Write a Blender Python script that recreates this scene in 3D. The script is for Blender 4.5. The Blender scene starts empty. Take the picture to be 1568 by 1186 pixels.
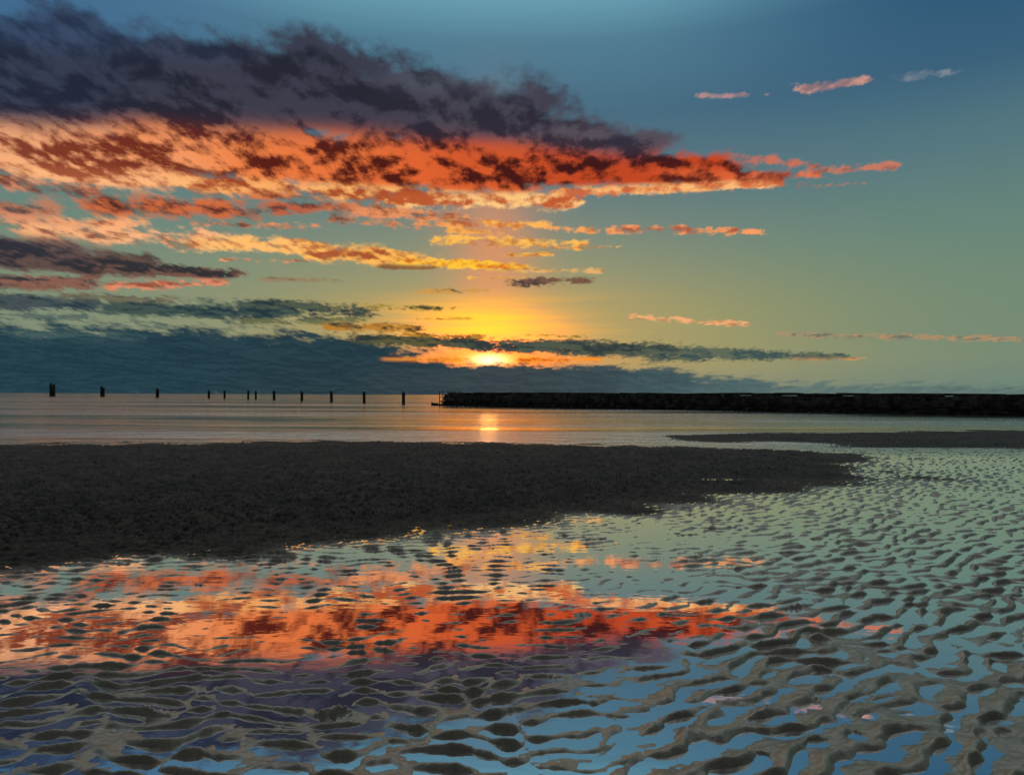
import bpy, bmesh, math, random
import numpy as np
from mathutils import Matrix, Vector
rad=math.radians
scene=bpy.context.scene
scene.view_settings.view_transform='Standard'
scene.view_settings.look='None'
scene.view_settings.exposure=0
CAM_H=1.5
FT=1045.0   # tangent units used to note bearings (784 = straight ahead, 604 = horizon)

def lin(r,g,b):
    def f(c):
        c/=255.0
        return c/12.92 if c<=0.04045 else ((c+0.055)/1.055)**2.4
    return (f(r),f(g),f(b))

def ground_at(bx,by):
    H=601+0.0045*bx
    d=CAM_H*FT/(by-H)
    return ((bx-784)/FT*d, d)

# ---------------------------------------------------------------- camera
cam=bpy.data.cameras.new("camera"); cam.lens=24; cam.sensor_width=36
cam.clip_start=0.05; cam.clip_end=100000
co=bpy.data.objects.new("camera",cam); scene.collection.objects.link(co)
R=Matrix.Rotation(rad(90.63),4,'X')@Matrix.Rotation(rad(0.26),4,'Z')
co.matrix_world=Matrix.Translation((0,0,CAM_H))@R
scene.camera=co

# ---------------------------------------------------------------- sun (low, veiled by the cloud bank)
SUN_AZ=rad(-1.9); SUN_EL=rad(2.9)
sdir=Vector((math.sin(SUN_AZ)*math.cos(SUN_EL),math.cos(SUN_AZ)*math.cos(SUN_EL),math.sin(SUN_EL)))
sl=bpy.data.lights.new("sun","SUN"); sl.energy=0.0045; sl.angle=rad(1.5); sl.color=(1.0,0.42,0.10)
so=bpy.data.objects.new("sun",sl); scene.collection.objects.link(so)
so.rotation_mode='QUATERNION'; so.rotation_quaternion=sdir.to_track_quat('Z','Y'); so.location=(0,0,30)

# ---------------------------------------------------------------- node helpers
class NT:
    def __init__(s,tree): s.t=tree; s.n=tree.nodes; s.l=tree.links
    def new(s,typ,**kw):
        n=s.n.new(typ)
        for k,v in kw.items(): setattr(n,k,v)
        return n
    def put(s,sock,v):
        if isinstance(v,bpy.types.NodeSocket): s.l.new(v,sock)
        elif v is not None: sock.default_value=v
    def m(s,op,a,b=None,c=None,clamp=False):
        n=s.new('ShaderNodeMath',operation=op); n.use_clamp=clamp
        s.put(n.inputs[0],a); s.put(n.inputs[1],b)
        if c is not None: s.put(n.inputs[2],c)
        return n.outputs[0]
    def ss(s,x,a,b,lo=0.0,hi=1.0,interp='SMOOTHSTEP'):
        n=s.new('ShaderNodeMapRange',interpolation_type=interp)
        s.put(n.inputs[0],x); n.inputs[1].default_value=a; n.inputs[2].default_value=b
        n.inputs[3].default_value=lo; n.inputs[4].default_value=hi
        return n.outputs[0]
    def mix(s,f,a,b,mode='MIX'):
        n=s.new('ShaderNodeMix',data_type='RGBA',blend_type=mode)
        s.put(n.inputs[0],f)
        for k,v in ((6,a),(7,b)):
            if isinstance(v,tuple) and len(v)==3: v=v+(1.0,)
            s.put(n.inputs[k],v)
        return n.outputs[2]
    def noise(s,vec,scale,detail=4,rough=0.5,dist=0.0):
        n=s.new('ShaderNodeTexNoise'); s.put(n.inputs['Vector'],vec)
        n.inputs['Scale'].default_value=scale; n.inputs['Detail'].default_value=detail
        n.inputs['Roughness'].default_value=rough; n.inputs['Distortion'].default_value=dist
        return n.outputs[0]
    def vscale(s,vec,sc,off=(0,0,0)):
        n=s.new('ShaderNodeMapping'); s.put(n.inputs[0],vec)
        n.inputs['Scale'].default_value=sc; n.inputs['Location'].default_value=off
        return n.outputs[0]

# ---------------------------------------------------------------- world sky
w=bpy.data.worlds.new("World"); scene.world=w; w.use_nodes=True
T=NT(w.node_tree); T.n.clear()
tc=T.new('ShaderNodeTexCoord'); sep=T.new('ShaderNodeSeparateXYZ'); T.l.new(tc.outputs['Generated'],sep.inputs[0])
dx,dy,dz=sep.outputs
ramp=T.new('ShaderNodeValToRGB'); T.l.new(dz,ramp.inputs[0])
stops=[(0.0,(112,130,118)),(0.05,(142,144,102)),(0.12,(130,142,102)),(0.2,(104,132,116)),(0.29,(82,116,124)),
       (0.38,(66,104,126)),(0.46,(78,122,144)),(0.52,(108,166,184)),(0.60,(196,222,226)),(0.76,(228,236,236)),(0.88,(112,124,130)),(1.0,(62,70,80))]  # bright band above the view is added to light the wet ripples
el=ramp.color_ramp.elements
while len(el)>1: el.remove(el[0])
el[0].position=0; el[0].color=lin(*stops[0][1])+(1,)
for p,c in stops[1:]:
    e=el.new(p); e.color=lin(*c)+(1,)
col=ramp.outputs[0]
f=T.m('MULTIPLY',T.ss(dx,0.12,0.55),T.ss(dz,0.3,0.5)); f=T.m('MULTIPLY',f,T.ss(dz,0.62,0.5)); f=T.m('MULTIPLY',f,0.9)
col=T.mix(f,col,lin(16,68,106))
f=T.m('MULTIPLY',T.ss(dx,-0.2,-0.6),T.ss(dz,0.3,0.45)); f=T.m('MULTIPLY',f,T.ss(dz,0.62,0.5)); f=T.m('MULTIPLY',f,0.8)
col=T.mix(f,col,lin(58,100,144))
f=T.m('MULTIPLY',T.ss(dx,0.2,0.6),T.ss(dz,0.40,0.05)); f=T.m('MULTIPLY',f,0.6)
col=T.mix(f,col,lin(90,128,122))
f=T.m('MULTIPLY',T.ss(dx,-0.15,-0.5),T.ss(dz,0.35,0.05)); f=T.m('MULTIPLY',f,0.6)
col=T.mix(f,col,lin(112,134,122))
front=T.ss(dy,0.0,0.3)
sx,sy,sz=sdir
def gauss(wx,wz,ox=0,oz=0,k=1.0):
    a=T.m('DIVIDE',T.m('SUBTRACT',dx,sx+ox),wx); b=T.m('DIVIDE',T.m('SUBTRACT',dz,sz+oz),wz)
    q=T.m('ADD',T.m('MULTIPLY',a,a),T.m('MULTIPLY',b,b))
    return T.m('MULTIPLY',T.m('MULTIPLY',T.m('EXPONENT',T.m('MULTIPLY',q,-1.0)),front),k)
bv=T.new('ShaderNodeCombineXYZ'); T.put(bv.inputs[0],T.m('MULTIPLY',dx,2.0)); T.put(bv.inputs[2],T.m('MULTIPLY',dz,60.0))
band=T.ss(T.noise(bv.outputs[0],1.0,5,0.65),0.38,0.60)
col=T.mix(gauss(0.34,0.13,0.02,0.06,0.36),col,lin(196,158,94))
col=T.mix(gauss(0.060,0.13,0.005,0.14,0.76),col,lin(222,140,94))
col=T.mix(T.m('MULTIPLY',gauss(0.17,0.034,0.0,0.055,0.92),T.m('MULTIPLY_ADD',band,0.7,0.3)),col,lin(246,174,50))
col=T.mix(T.m('MULTIPLY',gauss(0.080,0.028,0.0,0.052,1.0),T.m('MULTIPLY_ADD',band,0.4,0.6)),col,lin(255,210,44))
col=T.mix(gauss(0.14,0.013,0.0,0.0,0.95),col,lin(250,124,16))
col=T.mix(gauss(0.044,0.013,0.0,0.002,1.0),col,lin(255,184,30))
col=T.mix(1.0,col,T.mix(gauss(0.085,0.035,0,0.03),(0,0,0),(1.8,0.10,0.0)),'ADD')
col=T.mix(1.0,col,T.mix(gauss(0.024,0.008,0,0.0),(0,0,0),(1.8,1.5,0.8)),'ADD')
col=T.mix(T.ss(dy,0.45,-0.15,0,0.9),col,lin(50,48,48))
sky=T.new('ShaderNodeTexSky',sky_type='NISHITA'); sky.sun_disc=False
sky.sun_elevation=SUN_EL; sky.sun_rotation=SUN_AZ; sky.altitude=0; sky.air_density=1.0; sky.dust_density=1.0; sky.ozone_density=2.0
bg1=T.new('ShaderNodeBackground'); T.l.new(sky.outputs[0],bg1.inputs[0]); bg1.inputs[1].default_value=0.006
bg2=T.new('ShaderNodeBackground'); T.l.new(col,bg2.inputs[0]); bg2.inputs[1].default_value=1.0
add=T.new('ShaderNodeAddShader'); T.l.new(bg1.outputs[0],add.inputs[0]); T.l.new(bg2.outputs[0],add.inputs[1])
out=T.new('ShaderNodeOutputWorld'); T.l.new(add.outputs[0],out.inputs[0])

# ---------------------------------------------------------------- mesh helper
def grid_mesh(name,P,attrs=None,smooth=True):
    r,c,_=P.shape
    me=bpy.data.meshes.new(name)
    me.vertices.add(r*c); me.vertices.foreach_set('co',P.reshape(-1).astype(np.float32))
    idx=np.arange(r*c,dtype=np.int32).reshape(r,c)
    q=np.stack([idx[:-1,:-1],idx[:-1,1:],idx[1:,1:],idx[1:,:-1]],-1).reshape(-1,4)
    n=len(q)
    me.loops.add(n*4); me.loops.foreach_set('vertex_index',q.reshape(-1))
    me.polygons.add(n); me.polygons.foreach_set('loop_start',np.arange(n,dtype=np.int32)*4)
    me.polygons.foreach_set('loop_total',np.full(n,4,dtype=np.int32))
    me.update(calc_edges=True)
    if smooth: me.polygons.foreach_set('use_smooth',np.ones(n,dtype=bool))
    if attrs:
        for k,v in attrs.items():
            if v.ndim==2:
                a=me.attributes.new(k,'FLOAT','POINT'); a.data.foreach_set('value',v.reshape(-1).astype(np.float32))
            elif v.shape[2]==3:
                a=me.attributes.new(k,'FLOAT_VECTOR','POINT'); a.data.foreach_set('vector',v.reshape(-1).astype(np.float32))
    ob=bpy.data.objects.new(name,me); scene.collection.objects.link(ob)
    return ob

# ---------------------------------------------------------------- clouds (dome sector)
def build_clouds():
    nc,nr=760,460
    az=np.linspace(rad(-62),rad(62),nc); elv=np.linspace(rad(-0.05),rad(1.0),60)
    elv=np.concatenate([elv[:-1],np.linspace(rad(1.0),rad(48),nr-59)])
    A,E=np.meshgrid(az,elv)
    RD=26000.0
    P=np.stack([RD*np.sin(A)*np.cos(E),RD*np.cos(A)*np.cos(E),RD*np.sin(E)],-1)
    U=784+FT*np.tan(A); V=604-FT*np.tan(E)/np.cos(A)
    S=[
     (-500,30,120,62,44,34,0.95,(46,66,98),(62,88,124)),
     (120,62,330,86,26,22,0.95,(44,54,78),(60,74,100)),
     (-500,80,0,118,96,90,1.65,(34,44,64),(48,62,86)),
     (0,120,420,138,82,74,1.65,(36,39,53),(57,60,76)),
     (380,146,720,172,62,52,1.55,(42,41,53),(64,62,76)),
     (700,178,960,222,40,28,1.2,(52,48,60),(84,78,90)),
     (620,128,760,144,26,22,0.72,(74,80,96),(100,108,122)),
     (-500,215,-50,225,46,44,1.35,(146,74,52),(250,182,132)),
     (-50,224,240,234,50,46,1.35,(130,58,38),(248,170,118)),
     (240,224,480,240,50,48,1.4,(96,34,25),(242,134,74)),
     (480,242,740,252,50,46,1.4,(76,26,21),(226,102,50)),
     (740,248,1080,258,40,24,1.4,(66,24,23),(194,72,36)),
     (1040,262,1190,270,16,8,1.15,(112,44,32),(230,110,62)),
     (1160,266,1250,262,10,7,0.85,(150,68,52),(220,120,84)),
     (40,264,280,276,20,20,1.0,(174,92,60),(255,188,130)),
     (280,280,520,292,17,16,1.05,(174,80,44),(255,184,110)),
     (500,292,640,298,15,14,1.05,(180,84,46),(255,194,116)),
     (620,302,860,306,13,12,1.15,(194,92,50),(255,204,132)),
     (860,294,1190,275,9,7,1.15,(210,104,60),(255,190,120)),
     (0,275,130,295,16,14,0.82,(100,60,56),(196,120,92)),
     (170,314,380,324,22,16,0.90,(84,42,38),(206,108,66)),
     (370,320,520,316,14,10,0.82,(86,50,48),(184,98,68)),
     (390,298,480,300,12,9,0.85,(104,48,38),(206,106,66)),
     (520,322,710,334,14,11,0.76,(120,66,52),(232,146,96)),
     (700,339,825,343,9,8,0.82,(200,108,54),(255,182,88)),
     (670,367,890,372,9,8,0.80,(190,114,54),(255,190,86)),
     (840,349,905,351,5,5,0.78,(190,110,60),(250,166,94)),
     (780,389,840,387,5,4,0.80,(190,110,50),(250,186,80)),
     (850,378,940,376,5,4,0.76,(190,110,60),(250,176,84)),
     (690,352,760,355,5,4,0.74,(190,110,56),(250,172,84)),
     (640,340,700,344,5,4,0.72,(170,96,60),(246,160,90)),
     (720,425,800,424,3,3,0.72,(200,140,70),(255,190,90)),
     (940,350,1040,346,7,6,0.76,(170,94,68),(250,160,102)),
     (1050,350,1160,352,7,5,0.80,(170,94,68),(250,158,96)),
     (-200,300,60,325,20,16,0.74,(92,68,66),(190,124,94)),
     (0,335,120,345,14,10,0.75,(120,74,62),(220,148,110)),
     (60,354,300,366,20,17,0.88,(150,84,62),(252,182,128)),
     (100,345,200,345,12,12,0.82,(160,84,60),(248,172,118)),
     (290,372,500,382,13,14,0.92,(180,98,58),(255,190,108)),
     (490,384,640,398,17,13,1.0,(170,84,46),(255,186,90)),
     (620,400,790,408,8,6,1.1,(222,116,34),(255,200,60)),
     (760,412,920,413,5,4,0.74,(150,126,78),(230,176,108)),
     (590,408,660,409,5,4,1.1,(84,66,60),(126,88,62)),
     (790,431,890,428,8,6,0.98,(66,58,60),(120,88,68)),
     (640,446,740,444,5,4,0.76,(110,96,66),(210,154,76)),
     (520,335,640,345,9,8,0.68,(120,66,52),(225,138,90)),
     (400,428,520,430,4,3,0.7,(84,84,76),(150,130,96)),
     (340,398,470,400,4,4,0.74,(150,96,70),(236,160,104)),
     (300,342,480,348,6,6,0.66,(120,76,62),(226,146,100)),
     (-300,375,80,385,26,22,1.25,(50,50,60),(100,82,80)),
     (0,392,200,408,24,18,1.2,(48,48,54),(96,76,70)),
     (160,412,350,420,14,8,1.1,(52,50,52),(116,84,72)),
     (-200,432,120,436,16,12,1.1,(54,54,60),(136,94,80)),
     (180,438,330,434,9,7,0.88,(150,82,62),(232,140,104)),
     (-300,465,130,466,16,12,1.15,(44,58,68),(70,82,84)),
     (100,455,260,462,8,7,0.84,(64,72,74),(120,112,86)),
     (180,474,440,478,15,15,1.05,(36,56,64),(66,84,78)),
     (400,468,560,476,11,10,1.05,(38,54,60),(84,92,74)),
     (560,470,690,472,5,4,0.84,(70,70,50),(170,140,60)),
     (-200,490,120,488,9,7,0.86,(52,72,80),(92,108,98)),
     (380,492,540,492,7,7,0.86,(52,68,64),(110,112,76)),
     (510,500,640,504,8,6,1.0,(70,56,44),(190,130,50)),
     (40,516,200,520,10,10,0.8,(52,80,88),(84,108,102)),
     (-600,562,200,562,54,52,1.7,(32,58,70),(40,68,79)),
     (150,562,520,566,54,46,1.7,(33,56,67),(41,66,75)),
     (480,578,640,582,48,30,1.7,(38,56,64),(47,65,72)),
     (560,519,720,525,9,9,1.25,(48,57,55),(94,90,58)),
     (600,584,900,586,22,23,1.8,(52,64,70),(60,72,76)),
     (880,586,1010,587,23,23,1.6,(56,76,82),(66,84,88)),
     (1000,592,1150,595,24,18,1.2,(70,94,98),(80,102,102)),
     (1150,598,1750,600,20,16,0.85,(86,108,106),(98,118,112)),
     (700,526,1020,535,9,13,1.25,(50,61,61),(80,88,74)),
     (1000,538,1290,543,13,5,1.1,(62,82,82),(96,106,86)),
     (1220,546,1320,546,4,3,0.76,(150,120,80),(210,150,96)),
     (590,550,700,551,3.5,4,0.95,(220,104,24),(255,160,40)),
     (800,550,915,549,4,3,0.95,(220,104,24),(255,150,40)),
     (620,512,735,516,4,4,0.9,(100,72,34),(200,140,40)),
     (810,512,900,514,3,3,0.75,(130,112,54),(200,160,60)),
     (640,488,720,487,3,3,0.7,(130,100,44),(220,170,60)),
     (1075,143,1175,141,6,5,0.80,(110,104,118),(172,138,136)),
     (1235,130,1325,117,9,8,0.90,(140,112,116),(216,158,142)),
     (1385,112,1455,105,9,8,0.66,(90,112,130),(128,138,150)),
     (1140,240,1240,250,11,9,0.66,(130,74,68),(200,114,90)),
     (1270,257,1365,250,7,7,0.80,(130,84,74),(200,122,98)),
     (1230,282,1320,276,7,5,0.62,(140,84,72),(200,118,90)),
     (970,484,1140,494,5,4.5,0.82,(190,124,84),(250,176,118)),
     (1190,509,1560,515,5,5,0.84,(96,108,100),(176,142,104)),
    ]
    env=np.zeros_like(U); SW=np.zeros_like(U)+1e-9; SM=np.zeros_like(U)
    C1=np.zeros(U.shape+(3,)); C2=np.zeros(U.shape+(3,))
    for (x0,y0,x1,y1,h0,h1,e,c1,c2) in S:
        ex,ey=x1-x0,y1-y0; L=ex*ex+ey*ey
        t=np.clip(((U-x0)*ex+(V-y0)*ey)/L,0,1)
        h=h0+(h1-h0)*t
        q2=((U-x0-t*ex)/(2.6*h))**2+((V-y0-t*ey)/h)**2
        g=e*np.exp(-0.8*q2)
        env=np.maximum(env,g)
        wt=g**3/np.sqrt(h)
        SW+=wt; SM+=wt*np.clip((20-h)/14,0,1)
        C1+=wt[...,None]*np.array(lin(*c1)); C2+=wt[...,None]*np.array(lin(*c2))
    C1/=SW[...,None]; C2/=SW[...,None]; SM/=SW
    vv=np.maximum(-(V-604)/FT,0)+0.20
    N=np.stack([(U-784)/FT/vv,1.0/vv,np.zeros_like(U)],-1)
    ob=grid_mesh("clouds",P,{'env':env,'small':SM,'c_shadow':C1,'c_lit':C2,'layer':N})
    mat=bpy.data.materials.new("cloud_vapour"); mat.use_nodes=True; mat.cycles.emission_sampling='NONE'
    M=NT(mat.node_tree); M.n.clear()
    def at(n): 
        a=M.new('ShaderNodeAttribute'); a.attribute_name=n; return a
    L=at('layer').outputs['Vector']; e=at('env').outputs['Fac']; sm=at('small').outputs['Fac']
    sc=(1.15,0.84,1.0)
    wv=M.vscale(L,sc)
    n1=M.noise(wv,6.4,10,0.58,0.12)
    wv2=M.vscale(L,sc,(-0.010,0.032,0))
    n1b=M.noise(wv2,6.4,10,0.58,0.12)
    n2=M.noise(wv,2.6,3,0.5,0.2)
    n3=M.noise(wv,28.0,6,0.6,0.2)
    d=M.m('ADD',e,M.m('MULTIPLY',M.m('SUBTRACT',n1,0.5),2.1))
    d=M.m('ADD',d,M.m('MULTIPLY',M.m('SUBTRACT',n3,0.5),M.m('MULTIPLY_ADD',sm,1.6,0.6)))
    alpha=M.ss(d,0.32,0.88)
    alpha=M.m('MULTIPLY',alpha,M.ss(e,0.05,0.45))
    emb=M.m('MULTIPLY',M.m('SUBTRACT',n1,n1b),6.0)
    lit=M.m('ADD',0.50,emb)
    lit=M.m('ADD',lit,M.m('MULTIPLY',M.m('SUBTRACT',n2,0.5),2.0))
    lit=M.m('ADD',lit,M.m('MULTIPLY',M.m('SUBTRACT',n3,0.5),0.9))
    lit=M.m('ADD',lit,M.ss(d,1.1,0.5,0,0.3))
    litc=M.ss(lit,0.0,1.0)
    c=M.mix(litc,at('c_shadow').outputs['Color'],at('c_lit').outputs['Color'])
    em=M.new('ShaderNodeEmission'); M.l.new(c,em.inputs[0])
    tr=M.new('ShaderNodeBsdfTransparent'); mx=M.new('ShaderNodeMixShader')
    M.l.new(alpha,mx.inputs[0]); M.l.new(tr.outputs[0],mx.inputs[1]); M.l.new(em.outputs[0],mx.inputs[2])
    o=M.new('ShaderNodeOutputMaterial'); M.l.new(mx.outputs[0],o.inputs[0])
    ob.data.materials.append(mat)
build_clouds()

# ---------------------------------------------------------------- sand sheet
def wavefield(X,Y,lam,th0,spread,kvar,n,seed):
    r=np.random.default_rng(seed)
    re=np.zeros_like(X,dtype=np.float32); im=np.zeros_like(re)
    for i in range(n):
        k=2*math.pi/lam*(1+kvar*r.standard_normal()); th=th0+spread*r.standard_normal(); ph=r.random()*6.283
        a=(k*math.cos(th)*X+k*math.sin(th)*Y+ph).astype(np.float32)
        re+=np.cos(a); im+=np.sin(a)
    s=math.sqrt(n)
    return re/s,im/s
def lump(X,Y,lam,n,seed):
    r=np.random.default_rng(seed); o=np.zeros_like(X,dtype=np.float32)
    for i in range(n):
        k=2*math.pi/lam*(0.6+0.9*r.random()); th=r.random()*6.283
        o+=np.sin((k*math.cos(th)*X+k*math.sin(th)*Y+r.random()*6.283).astype(np.float32))
    return o/math.sqrt(n/2)
def sstep(x,a,b):
    t=np.clip((x-a)/(b-a),0,1); return t*t*(3-2*t)
def sdf(X,Y,poly):
    d2=np.full(X.shape,1e12); inside=np.zeros(X.shape,bool); n=len(poly)
    for i in range(n):
        x0,y0=poly[i]; x1,y1=poly[(i+1)%n]
        ex,ey=x1-x0,y1-y0
        t=np.clip(((X-x0)*ex+(Y-y0)*ey)/(ex*ex+ey*ey+1e-12),0,1)
        d2=np.minimum(d2,(X-x0-t*ex)**2+(Y-y0-t*ey)**2)
        c=((y0>Y)!=(y1>Y))&(X<(x1-x0)*(Y-y0)/((y1-y0) if abs(y1-y0)>1e-9 else 1e-9)+x0)
        inside^=c
    return np.where(inside,1,-1)*np.sqrt(d2)

BAR=[ground_at(*p) for p in [(-600,925),(0,884),(200,868),(400,855),(560,838),(700,820),(784,815),(900,800),(1000,787),
     (1100,772),(1200,758),(1290,748),(1345,742),(1352,728),(1345,715),(1340,702),(1330,694),(1180,687),(1000,682),(800,678),(500,674),(300,678),(0,679),(-600,682)]]
BAR2=[ground_at(*p) for p in [(960,673),(1150,678),(1300,683),(1450,688),(1700,692),(2300,700),(2300,655),(1700,657),(1500,659),(1250,661),(1080,664)]]
BAR3=[ground_at(*p) for p in [(1350,722),(1430,728),(1520,738),(1440,738),(1360,733)]]

def build_sand():
    y1=np.linspace(-6,2.1,190,endpoint=False)
    p=np.linspace(1567/2.1,26,1080)
    y2=1567/p
    y3=np.array([75,100,150,300,800,3000,10000,24000.0])
    ys=np.concatenate([y1,y2,y3])
    s=np.linspace(-1,1,1760); sc=0.55*s+0.45*s**3
    W=np.maximum(ys,0)*1.0+4.5
    Y=np.repeat(ys[:,None],len(s),1); X=W[:,None]*sc[None,:]
    d1=sdf(X,Y,BAR); d2=sdf(X,Y,BAR2); d3=sdf(X,Y,BAR3)
    L1=lump(X,Y,1.6,14,1); L2=lump(X,Y,0.5,14,2); L3=lump(X,Y,4.0,10,3); L4=lump(X,Y,0.13,18,4); L5=lump(X,Y,0.05,18,5)
    dist=np.maximum(d1+0.16*L1*np.clip(Y/8,0.5,2),d2*1.0+0.5*L3)
    dist=np.maximum(dist,d3-0.03)
    t=X/np.maximum(Y,1)
    up=0.07*(sstep(dist,-0.6,3.2)-sstep(0,-0.6,3.2))
    # ---- ripple trains
    wx=X+0.02*L2; wy=Y+0.02*lump(X,Y,0.6,12,21)
    re,im=wavefield(wx,wy,0.136,rad(99),rad(17),0.13,54,11)
    re2,im2=wavefield(wx,wy,0.160,rad(114),rad(26),0.17,60,12)
    re3,im3=wavefield(wx,wy,0.165,rad(114),rad(25),0.15,54,13)
    re4,im4=wavefield(wx,wy,0.05,rad(104),rad(40),0.2,24,14)
    def prof(re,im,sh,po,lo=0.0):
        A=np.sqrt(re*re+im*im); ph=np.arctan2(im,re)
        ps=ph+0.8*np.cos(ph)
        pp=((1+np.cos(ps))*0.5)**sh*2-1
        return np.clip(A,lo,1.7)**po*pp
    r1=prof(re,im,1.55,1.0,0.1); r2=prof(re2,im2,1.3,1.0,0.05); r3=prof(re3,im3,1.2,0.75,0.2)
    wr=sstep(t+0.06*L3,-0.05,0.4)
    big=sstep(Y,3.9,3.0)*sstep(t,0.02,0.34)
    rip=0.0172*r1*(1-wr)+0.0205*r2*wr
    rip=rip*(1-big)+0.0220*r3*big
    rip=rip+0.0016*re4
    # ---- pool floor and sea floor
    left_near=sstep(Y,4.6,3.0)
    pool=-0.0115+0.0120*left_near+0.0090*sstep(t,0.0,0.5)*(1-0.6*left_near)-0.0065*sstep(Y,5.5,8.5)*sstep(t,-0.1,0.3)
    pool+=0.0030*sstep(t,0.0,0.25)*sstep(Y,3.2,3.9)*sstep(Y,6.0,5.0)+0.0035*big
    pool+=0.0024*L1+0.0015*L2-0.0008*sstep(t,0.2,-0.3)*sstep(Y,3.4,4.4)
    sea=-0.03-0.9*sstep(Y,24,90)
    far=sstep(Y,19.0,22.0)
    low=pool*(1-far)+sea*far
    near=np.exp(np.clip(dist,None,0)/0.35)
    low=low*(1-near)+(-0.001)*near
    base=np.where(dist>0,-0.001+up,low)
    amp=np.where(dist>0,np.exp(-np.clip(dist,0,None)/0.7)*0.95+0.03,1.0)
    amp*=(1-0.9*sstep(Y,22,30))
    Z=base+rip*amp+0.0007*L4+0.0007*L5
    rr=np.random.default_rng(5)
    for i in range(34):
        cy=rr.uniform(3.2,7.0); cx=rr.uniform(-0.75,0.45)*cy; sg=rr.uniform(0.025,0.07)
        jj=np.where((ys>cy-0.4)&(ys<cy+0.4))[0]; a,b=jj[0],jj[-1]+1
        g=np.exp(-(((X[a:b]-cx)/(1.9*sg))**2+((Y[a:b]-cy)/sg)**2))
        Z[a:b]+=g*(0.008+0.009*np.abs(L5[a:b])+0.004*L4[a:b])*rr.uniform(0.4,1.0)
    onbar=np.clip(dist/1.5,0,1)
    Z+=onbar*(0.008*L2+0.012*L4+0.008*L5)
    for (bx,by,sxx,syy) in ((1105,734,0.9,0.30),(470,773,0.45,0.16)):
        cx,cy=ground_at(bx,by)
        g=np.exp(-((((X-cx)/sxx)**2+((Y-cy-0.2*(X-cx))/syy)**2)))
        Z=np.where(g>0.01,Z*(1-g)+(-0.007+0.004*L4)*g,Z)
    wet=np.where(dist>0,np.exp(-dist/0.45),1.0)
    P=np.stack([X,Y,Z],-1)
    return grid_mesh("sand",P,{'wet':wet})
sand=build_sand()
m=bpy.data.materials.new("wet_sand"); m.use_nodes=True
M=NT(m.node_tree); M.n.clear()
geo=M.new('ShaderNodeNewGeometry'); pos=geo.outputs['Position']
a=M.new('ShaderNodeAttribute'); a.attribute_name='wet'; wet=a.outputs['Fac']
n1=M.noise(pos,0.9,5,0.6); n2=M.noise(M.vscale(pos,(1,1,1)),6,8,0.78); n3=M.noise(pos,120,4,0.65)
dry=M.mix(M.ss(n1,0.35,0.65),(0.048,0.035,0.028),(0.098,0.072,0.055))
dry=M.mix(M.ss(n2,0.46,0.55,0,0.9),dry,(0.012,0.009,0.008))
wetc=M.mix(M.ss(n2,0.35,0.7),(0.100,0.076,0.050),(0.30,0.235,0.155))
wetc=M.mix(M.ss(n3,0.42,0.62,0,0.65),wetc,(0.025,0.019,0.014))
c=M.mix(wet,dry,wetc)
h=M.m('ADD',M.m('MULTIPLY',n2,0.5),M.m('MULTIPLY',n3,0.32))
bp=M.new('ShaderNodeBump'); bp.inputs['Distance'].default_value=0.016; bp.inputs['Strength'].default_value=0.8
M.l.new(h,bp.inputs['Height'])
pb=M.new('ShaderNodeBsdfPrincipled'); M.l.new(c,pb.inputs['Base Color'])
M.l.new(M.ss(wet,0.2,1.0,0.75,0.5),pb.inputs['Roughness'])
pb.inputs['Specular IOR Level'].default_value=0.22
M.l.new(bp.outputs[0],pb.inputs['Normal'])
film=M.new('ShaderNodeBsdfGlossy'); film.inputs['Roughness'].default_value=0.28; film.inputs['Color'].default_value=(1.0,0.92,0.80,1)
bp2=M.new('ShaderNodeBump'); bp2.inputs['Distance'].default_value=0.014; bp2.inputs['Strength'].default_value=0.8
M.l.new(h,bp2.inputs['Height']); M.l.new(bp2.outputs[0],film.inputs['Normal'])
mx=M.new('ShaderNodeMixShader'); M.l.new(M.ss(wet,0.3,1.0,0.0,0.24),mx.inputs[0])
M.l.new(pb.outputs[0],mx.inputs[1]); M.l.new(film.outputs[0],mx.inputs[2])
o=M.new('ShaderNodeOutputMaterial'); M.l.new(mx.outputs[0],o.inputs[0])
sand.data.materials.append(m)

# ---------------------------------------------------------------- water
m=bpy.data.materials.new("sea_water"); m.use_nodes=True
M=NT(m.node_tree); M.n.clear()
geo=M.new('ShaderNodeNewGeometry'); pos=geo.outputs['Position']
sp=M.new('ShaderNodeSeparateXYZ'); M.l.new(pos,sp.inputs[0])
open_=M.ss(sp.outputs[1],15,24)
wa=M.noise(M.vscale(pos,(0.5,2.2,1)),1.0,5,0.6,0.3)
wb=M.noise(M.vscale(pos,(0.012,0.07,1)),1.0,6,0.62)
amp=M.m('MULTIPLY',M.ss(wb,0.42,0.58,0.05,1.2),open_)
hsea=M.m('MULTIPLY',M.m('MULTIPLY',wa,amp),0.14)
hpool=M.m('MULTIPLY',M.noise(M.vscale(pos,(5,9,1)),1.0,2,0.5),0.0004)
bp=M.new('ShaderNodeBump'); bp.inputs['Distance'].default_value=1.0; bp.inputs['Strength'].default_value=1.0
M.l.new(M.m('ADD',hsea,hpool),bp.inputs['Height'])
gl=M.new('ShaderNodeBsdfGlossy')
M.l.new(M.mix(open_,(0.99,0.99,0.99),(1.0,0.92,0.84)),gl.inputs['Color'])  # open sea tinted warm: sunset reflection put into the gloss colour
M.l.new(M.ss(open_,0,1,0.01,0.11),gl.inputs['Roughness']); M.l.new(bp.outputs[0],gl.inputs['Normal'])
df=M.new('ShaderNodeBsdfDiffuse'); df.inputs[0].default_value=(0.05,0.09,0.10,1)
fr=M.new('ShaderNodeFresnel'); fr.inputs[0].default_value=1.33
f=M.ss(fr.outputs[0],0.02,0.6,0.88,1.0,'LINEAR')
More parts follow.
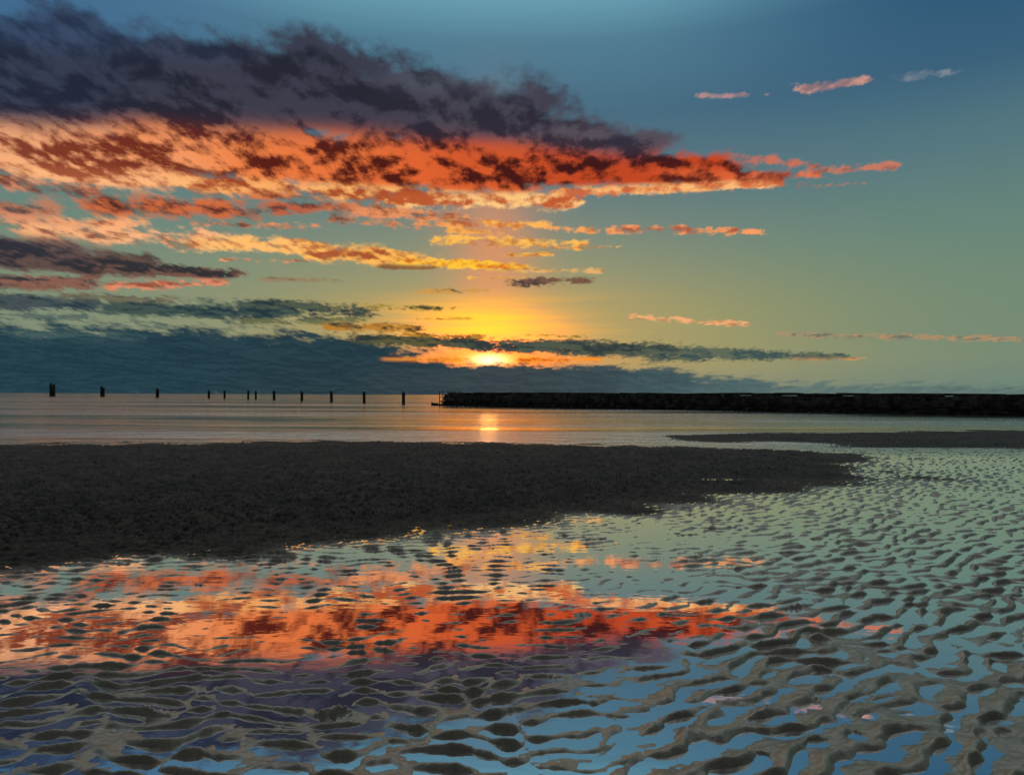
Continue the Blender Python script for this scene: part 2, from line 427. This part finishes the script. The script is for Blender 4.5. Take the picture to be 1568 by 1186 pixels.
mx=M.new('ShaderNodeMixShader'); M.l.new(f,mx.inputs[0]); M.l.new(df.outputs[0],mx.inputs[1]); M.l.new(gl.outputs[0],mx.inputs[2])
o=M.new('ShaderNodeOutputMaterial'); M.l.new(mx.outputs[0],o.inputs[0])
def quad(name,x0,x1,x2,x3,y0,y1):
    me=bpy.data.meshes.new(name); me.from_pydata([(x0,y0,0),(x1,y0,0),(x2,y1,0),(x3,y1,0)],[],[(0,1,2,3)])
    ob=bpy.data.objects.new(name,me); scene.collection.objects.link(ob); me.materials.append(m); return ob
quad("tidal_pool_water",-120,120,120,-120,-6,16.5)
quad("sea",-120,120,25000,-25000,16.5,25500)

# ---------------------------------------------------------------- timber posts
wood=bpy.data.materials.new("weathered_timber"); wood.use_nodes=True
M=NT(wood.node_tree); pb=M.n['Principled BSDF']
geo=M.new('ShaderNodeNewGeometry')
n=M.noise(M.vscale(geo.outputs['Position'],(6,6,0.8)),1.0,5,0.6)
M.l.new(M.mix(n,(0.012,0.010,0.009),(0.06,0.045,0.035)),pb.inputs['Base Color']); pb.inputs['Roughness'].default_value=0.85
random.seed(3)
def prism(bm,cx,cy,w0,w1,z0,z1,lean=(0,0),sides=8,tilt=0.0):
    rings=[]
    N=5
    for k in range(N+1):
        t=k/N; w=w0+(w1-w0)*t+random.uniform(-0.04,0.04)*w0; vs=[]
        for i in range(sides):
            a=2*math.pi*i/sides+0.3
            z=z0+(z1-z0)*t
            if k==N: z+=tilt*math.cos(a)*w+random.uniform(-0.1,0.1)*w
            vs.append(bm.verts.new((cx+lean[0]*t+math.cos(a)*w/2,cy+lean[1]*t+math.sin(a)*w/2,z)))
        rings.append(vs)
    for k in range(N):
        for i in range(sides):
            j=(i+1)%sides; bm.faces.new((rings[k][i],rings[k][j],rings[k+1][j],rings[k+1][i]))
    bm.faces.new(rings[-1]); bm.faces.new(rings[0][::-1])
def box(bm,c,s,rot=0.0,jit=0.0):
    vs=[]
    for dz in (-.5,.5):
        for (ax,ay) in ((-.5,-.5),(.5,-.5),(.5,.5),(-.5,.5)):
            x=ax*s[0]+random.uniform(-jit,jit); y=ay*s[1]+random.uniform(-jit,jit); z=dz*s[2]+random.uniform(-jit,jit)
            vs.append(bm.verts.new((c[0]+x*math.cos(rot)-y*math.sin(rot),c[1]+x*math.sin(rot)+y*math.cos(rot),c[2]+z)))
    F=[(0,3,2,1),(4,5,6,7),(0,1,5,4),(1,2,6,5),(2,3,7,6),(3,0,4,7)]
    fs=[bm.faces.new([vs[i] for i in f]) for f in F]
    return fs
posts=[(80,587,606.5,7.5),(157,591,607,6),(241,594,608.5,4.4),(320,597,610,3.4),(344,597,610,3),(380,597,611,3),(392,598,611,3),
       (420,597.5,612,4),(462,598,613.5,4),(508,598.5,615,4.4),(558,599,617,4.4),(618,599.5,619,5),(661,614.5,620,1.6),(676,613,621,1.6)]
for (bx,top,base_,wpx) in posts:
    X,Y=ground_at(bx,base_); hgt=(base_-top)/FT*Y; wd=wpx/FT*Y
    bm=bmesh.new()
    if wpx>2:
        ln=random.uniform(-0.05,0.05)*hgt
        prism(bm,-wd*0.22,0,wd*0.56,wd*0.46,-0.9,hgt,(ln,0),tilt=random.uniform(-.3,.3))
        prism(bm,wd*0.24,wd*0.3,wd*0.52,wd*0.42,-0.9,hgt*random.uniform(0.86,0.99),(ln,0),tilt=random.uniform(-.3,.3))
        prism(bm,0,wd*0.5,wd*0.5,wd*0.42,-0.9,hgt*random.uniform(0.8,0.95),(ln,0))
        box(bm,(0,wd*0.15,hgt*0.72),(wd*0.98,wd*0.98,hgt*0.05),0.0,wd*0.02)
    else:
        prism(bm,0,0,wd,wd*0.8,-0.9,hgt,(0.03,0))
    me=bpy.data.meshes.new("wooden_post"); bm.to_mesh(me); bm.free()
    ob=bpy.data.objects.new("wooden_post",me); ob.location=(X,Y,0); scene.collection.objects.link(ob); me.materials.append(wood)

# ---------------------------------------------------------------- breakwater
stone=bpy.data.materials.new("dark_weathered_stone"); stone.use_nodes=True
M=NT(stone.node_tree); pb=M.n['Principled BSDF']
geo=M.new('ShaderNodeNewGeometry'); sp=M.new('ShaderNodeSeparateXYZ'); M.l.new(geo.outputs['Position'],sp.inputs[0])
n=M.noise(geo.outputs['Position'],1.3,6,0.65); n2=M.noise(geo.outputs['Position'],9,4,0.6)
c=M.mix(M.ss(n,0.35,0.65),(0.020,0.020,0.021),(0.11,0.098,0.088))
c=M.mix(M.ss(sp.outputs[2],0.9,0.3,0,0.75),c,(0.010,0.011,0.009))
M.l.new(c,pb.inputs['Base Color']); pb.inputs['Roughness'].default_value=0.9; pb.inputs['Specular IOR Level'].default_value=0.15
bp=M.new('ShaderNodeBump'); bp.inputs['Distance'].default_value=0.08; M.l.new(n2,bp.inputs['Height']); M.l.new(bp.outputs[0],pb.inputs['Normal'])
A=Vector((-8.6,93.0,0)); B=Vector((118.0,2.0,0)); dr=(B-A).normalized(); Ln=(B-A).length
nrm=Vector((dr.y,-dr.x,0))
if nrm.y>0: nrm=-nrm
ang=math.atan2(dr.y,dr.x)
bm=bmesh.new()
HT=1.70
mid=A+dr*(Ln/2+0.8)-nrm*1.6
box(bm,(mid.x,mid.y,0.4),(Ln-1.6,2.6,2.3),ang)
zc=-0.6; course=0
while zc<HT-0.3:
    hh=random.uniform(0.36,0.46)
    batter=(HT-zc)*0.32
    s0=0.0-batter*0.6
    s=s0
    while s<Ln:
        l=random.uniform(0.6,2.0)
        p=A+dr*(s+l/2)+nrm*(batter-0.3+random.uniform(-0.09,0.09))
        box(bm,(p.x,p.y,zc+hh/2+random.uniform(-.04,.04)),(l,0.9,hh+0.03),ang+random.uniform(-.03,.03),0.06)
        s+=l
    for k in range(4):
        p=A+dr*(s0-0.1+random.uniform(-.06,.06))-nrm*(0.2+k*0.95)
        box(bm,(p.x,p.y,zc+hh/2),(0.9,0.92,hh-0.03),ang+random.uniform(-.05,.05),0.05)
    zc+=hh; course+=1
s=0.0
while s<Ln:
    l=random.uniform(1.6,2.6); p=A+dr*(s+l/2)-nrm*1.5
    box(bm,(p.x,p.y,HT-0.02+random.uniform(-0.04,0.05)),(l-0.03,3.3,0.24),ang+random.uniform(-.006,.006),0.04)
    s+=l
for i in range(520):
    s=random.uniform(-2.5,Ln); k=random.uniform(0.3,0.85)
    p=A+dr*s+nrm*random.uniform(0.9,1.9) if s>0 else A+dr*s-nrm*random.uniform(-1.4,3.0)
    box(bm,(p.x,p.y,random.uniform(-0.1,0.18)),(k,k*random.uniform(.6,1),k*0.7),random.uniform(0,3),k*0.14)
me=bpy.data.meshes.new("stone_breakwater"); bm.to_mesh(me); bm.free()
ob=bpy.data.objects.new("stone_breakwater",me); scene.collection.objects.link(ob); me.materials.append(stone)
bv=ob.modifiers.new("bevel",'BEVEL'); bv.width=0.035; bv.segments=1

iron=bpy.data.materials.new("rusted_iron"); iron.use_nodes=True
M=NT(iron.node_tree); pb=M.n['Principled BSDF']; geo=M.new('ShaderNodeNewGeometry')
M.l.new(M.mix(M.noise(geo.outputs['Position'],5,4),(0.02,0.015,0.012),(0.07,0.035,0.02)),pb.inputs['Base Color']); pb.inputs['Roughness'].default_value=0.7
bm=bmesh.new()
for k,(s,z1,z0) in enumerate([(-1.5,1.95,-0.8),(-0.9,1.95,-0.8),(0.0,1.95,0.3),(1.1,1.92,1.6),(2.2,1.92,1.6)]):
    p=A+dr*s+nrm*0.2; prism(bm,p.x,p.y,0.14,0.11,z0,z1,sides=6)
p=A+dr*0.35+nrm*0.2; box(bm,(p.x,p.y,1.93),(3.9,0.08,0.07),ang)
p=A+dr*-0.75+nrm*0.2; box(bm,(p.x,p.y,1.2),(1.6,0.08,0.08),ang); box(bm,(p.x,p.y,0.6),(1.6,0.07,0.08),ang)
me=bpy.data.meshes.new("metal_railing"); bm.to_mesh(me); bm.free()
ob=bpy.data.objects.new("metal_railing",me); scene.collection.objects.link(ob); me.materials.append(iron)
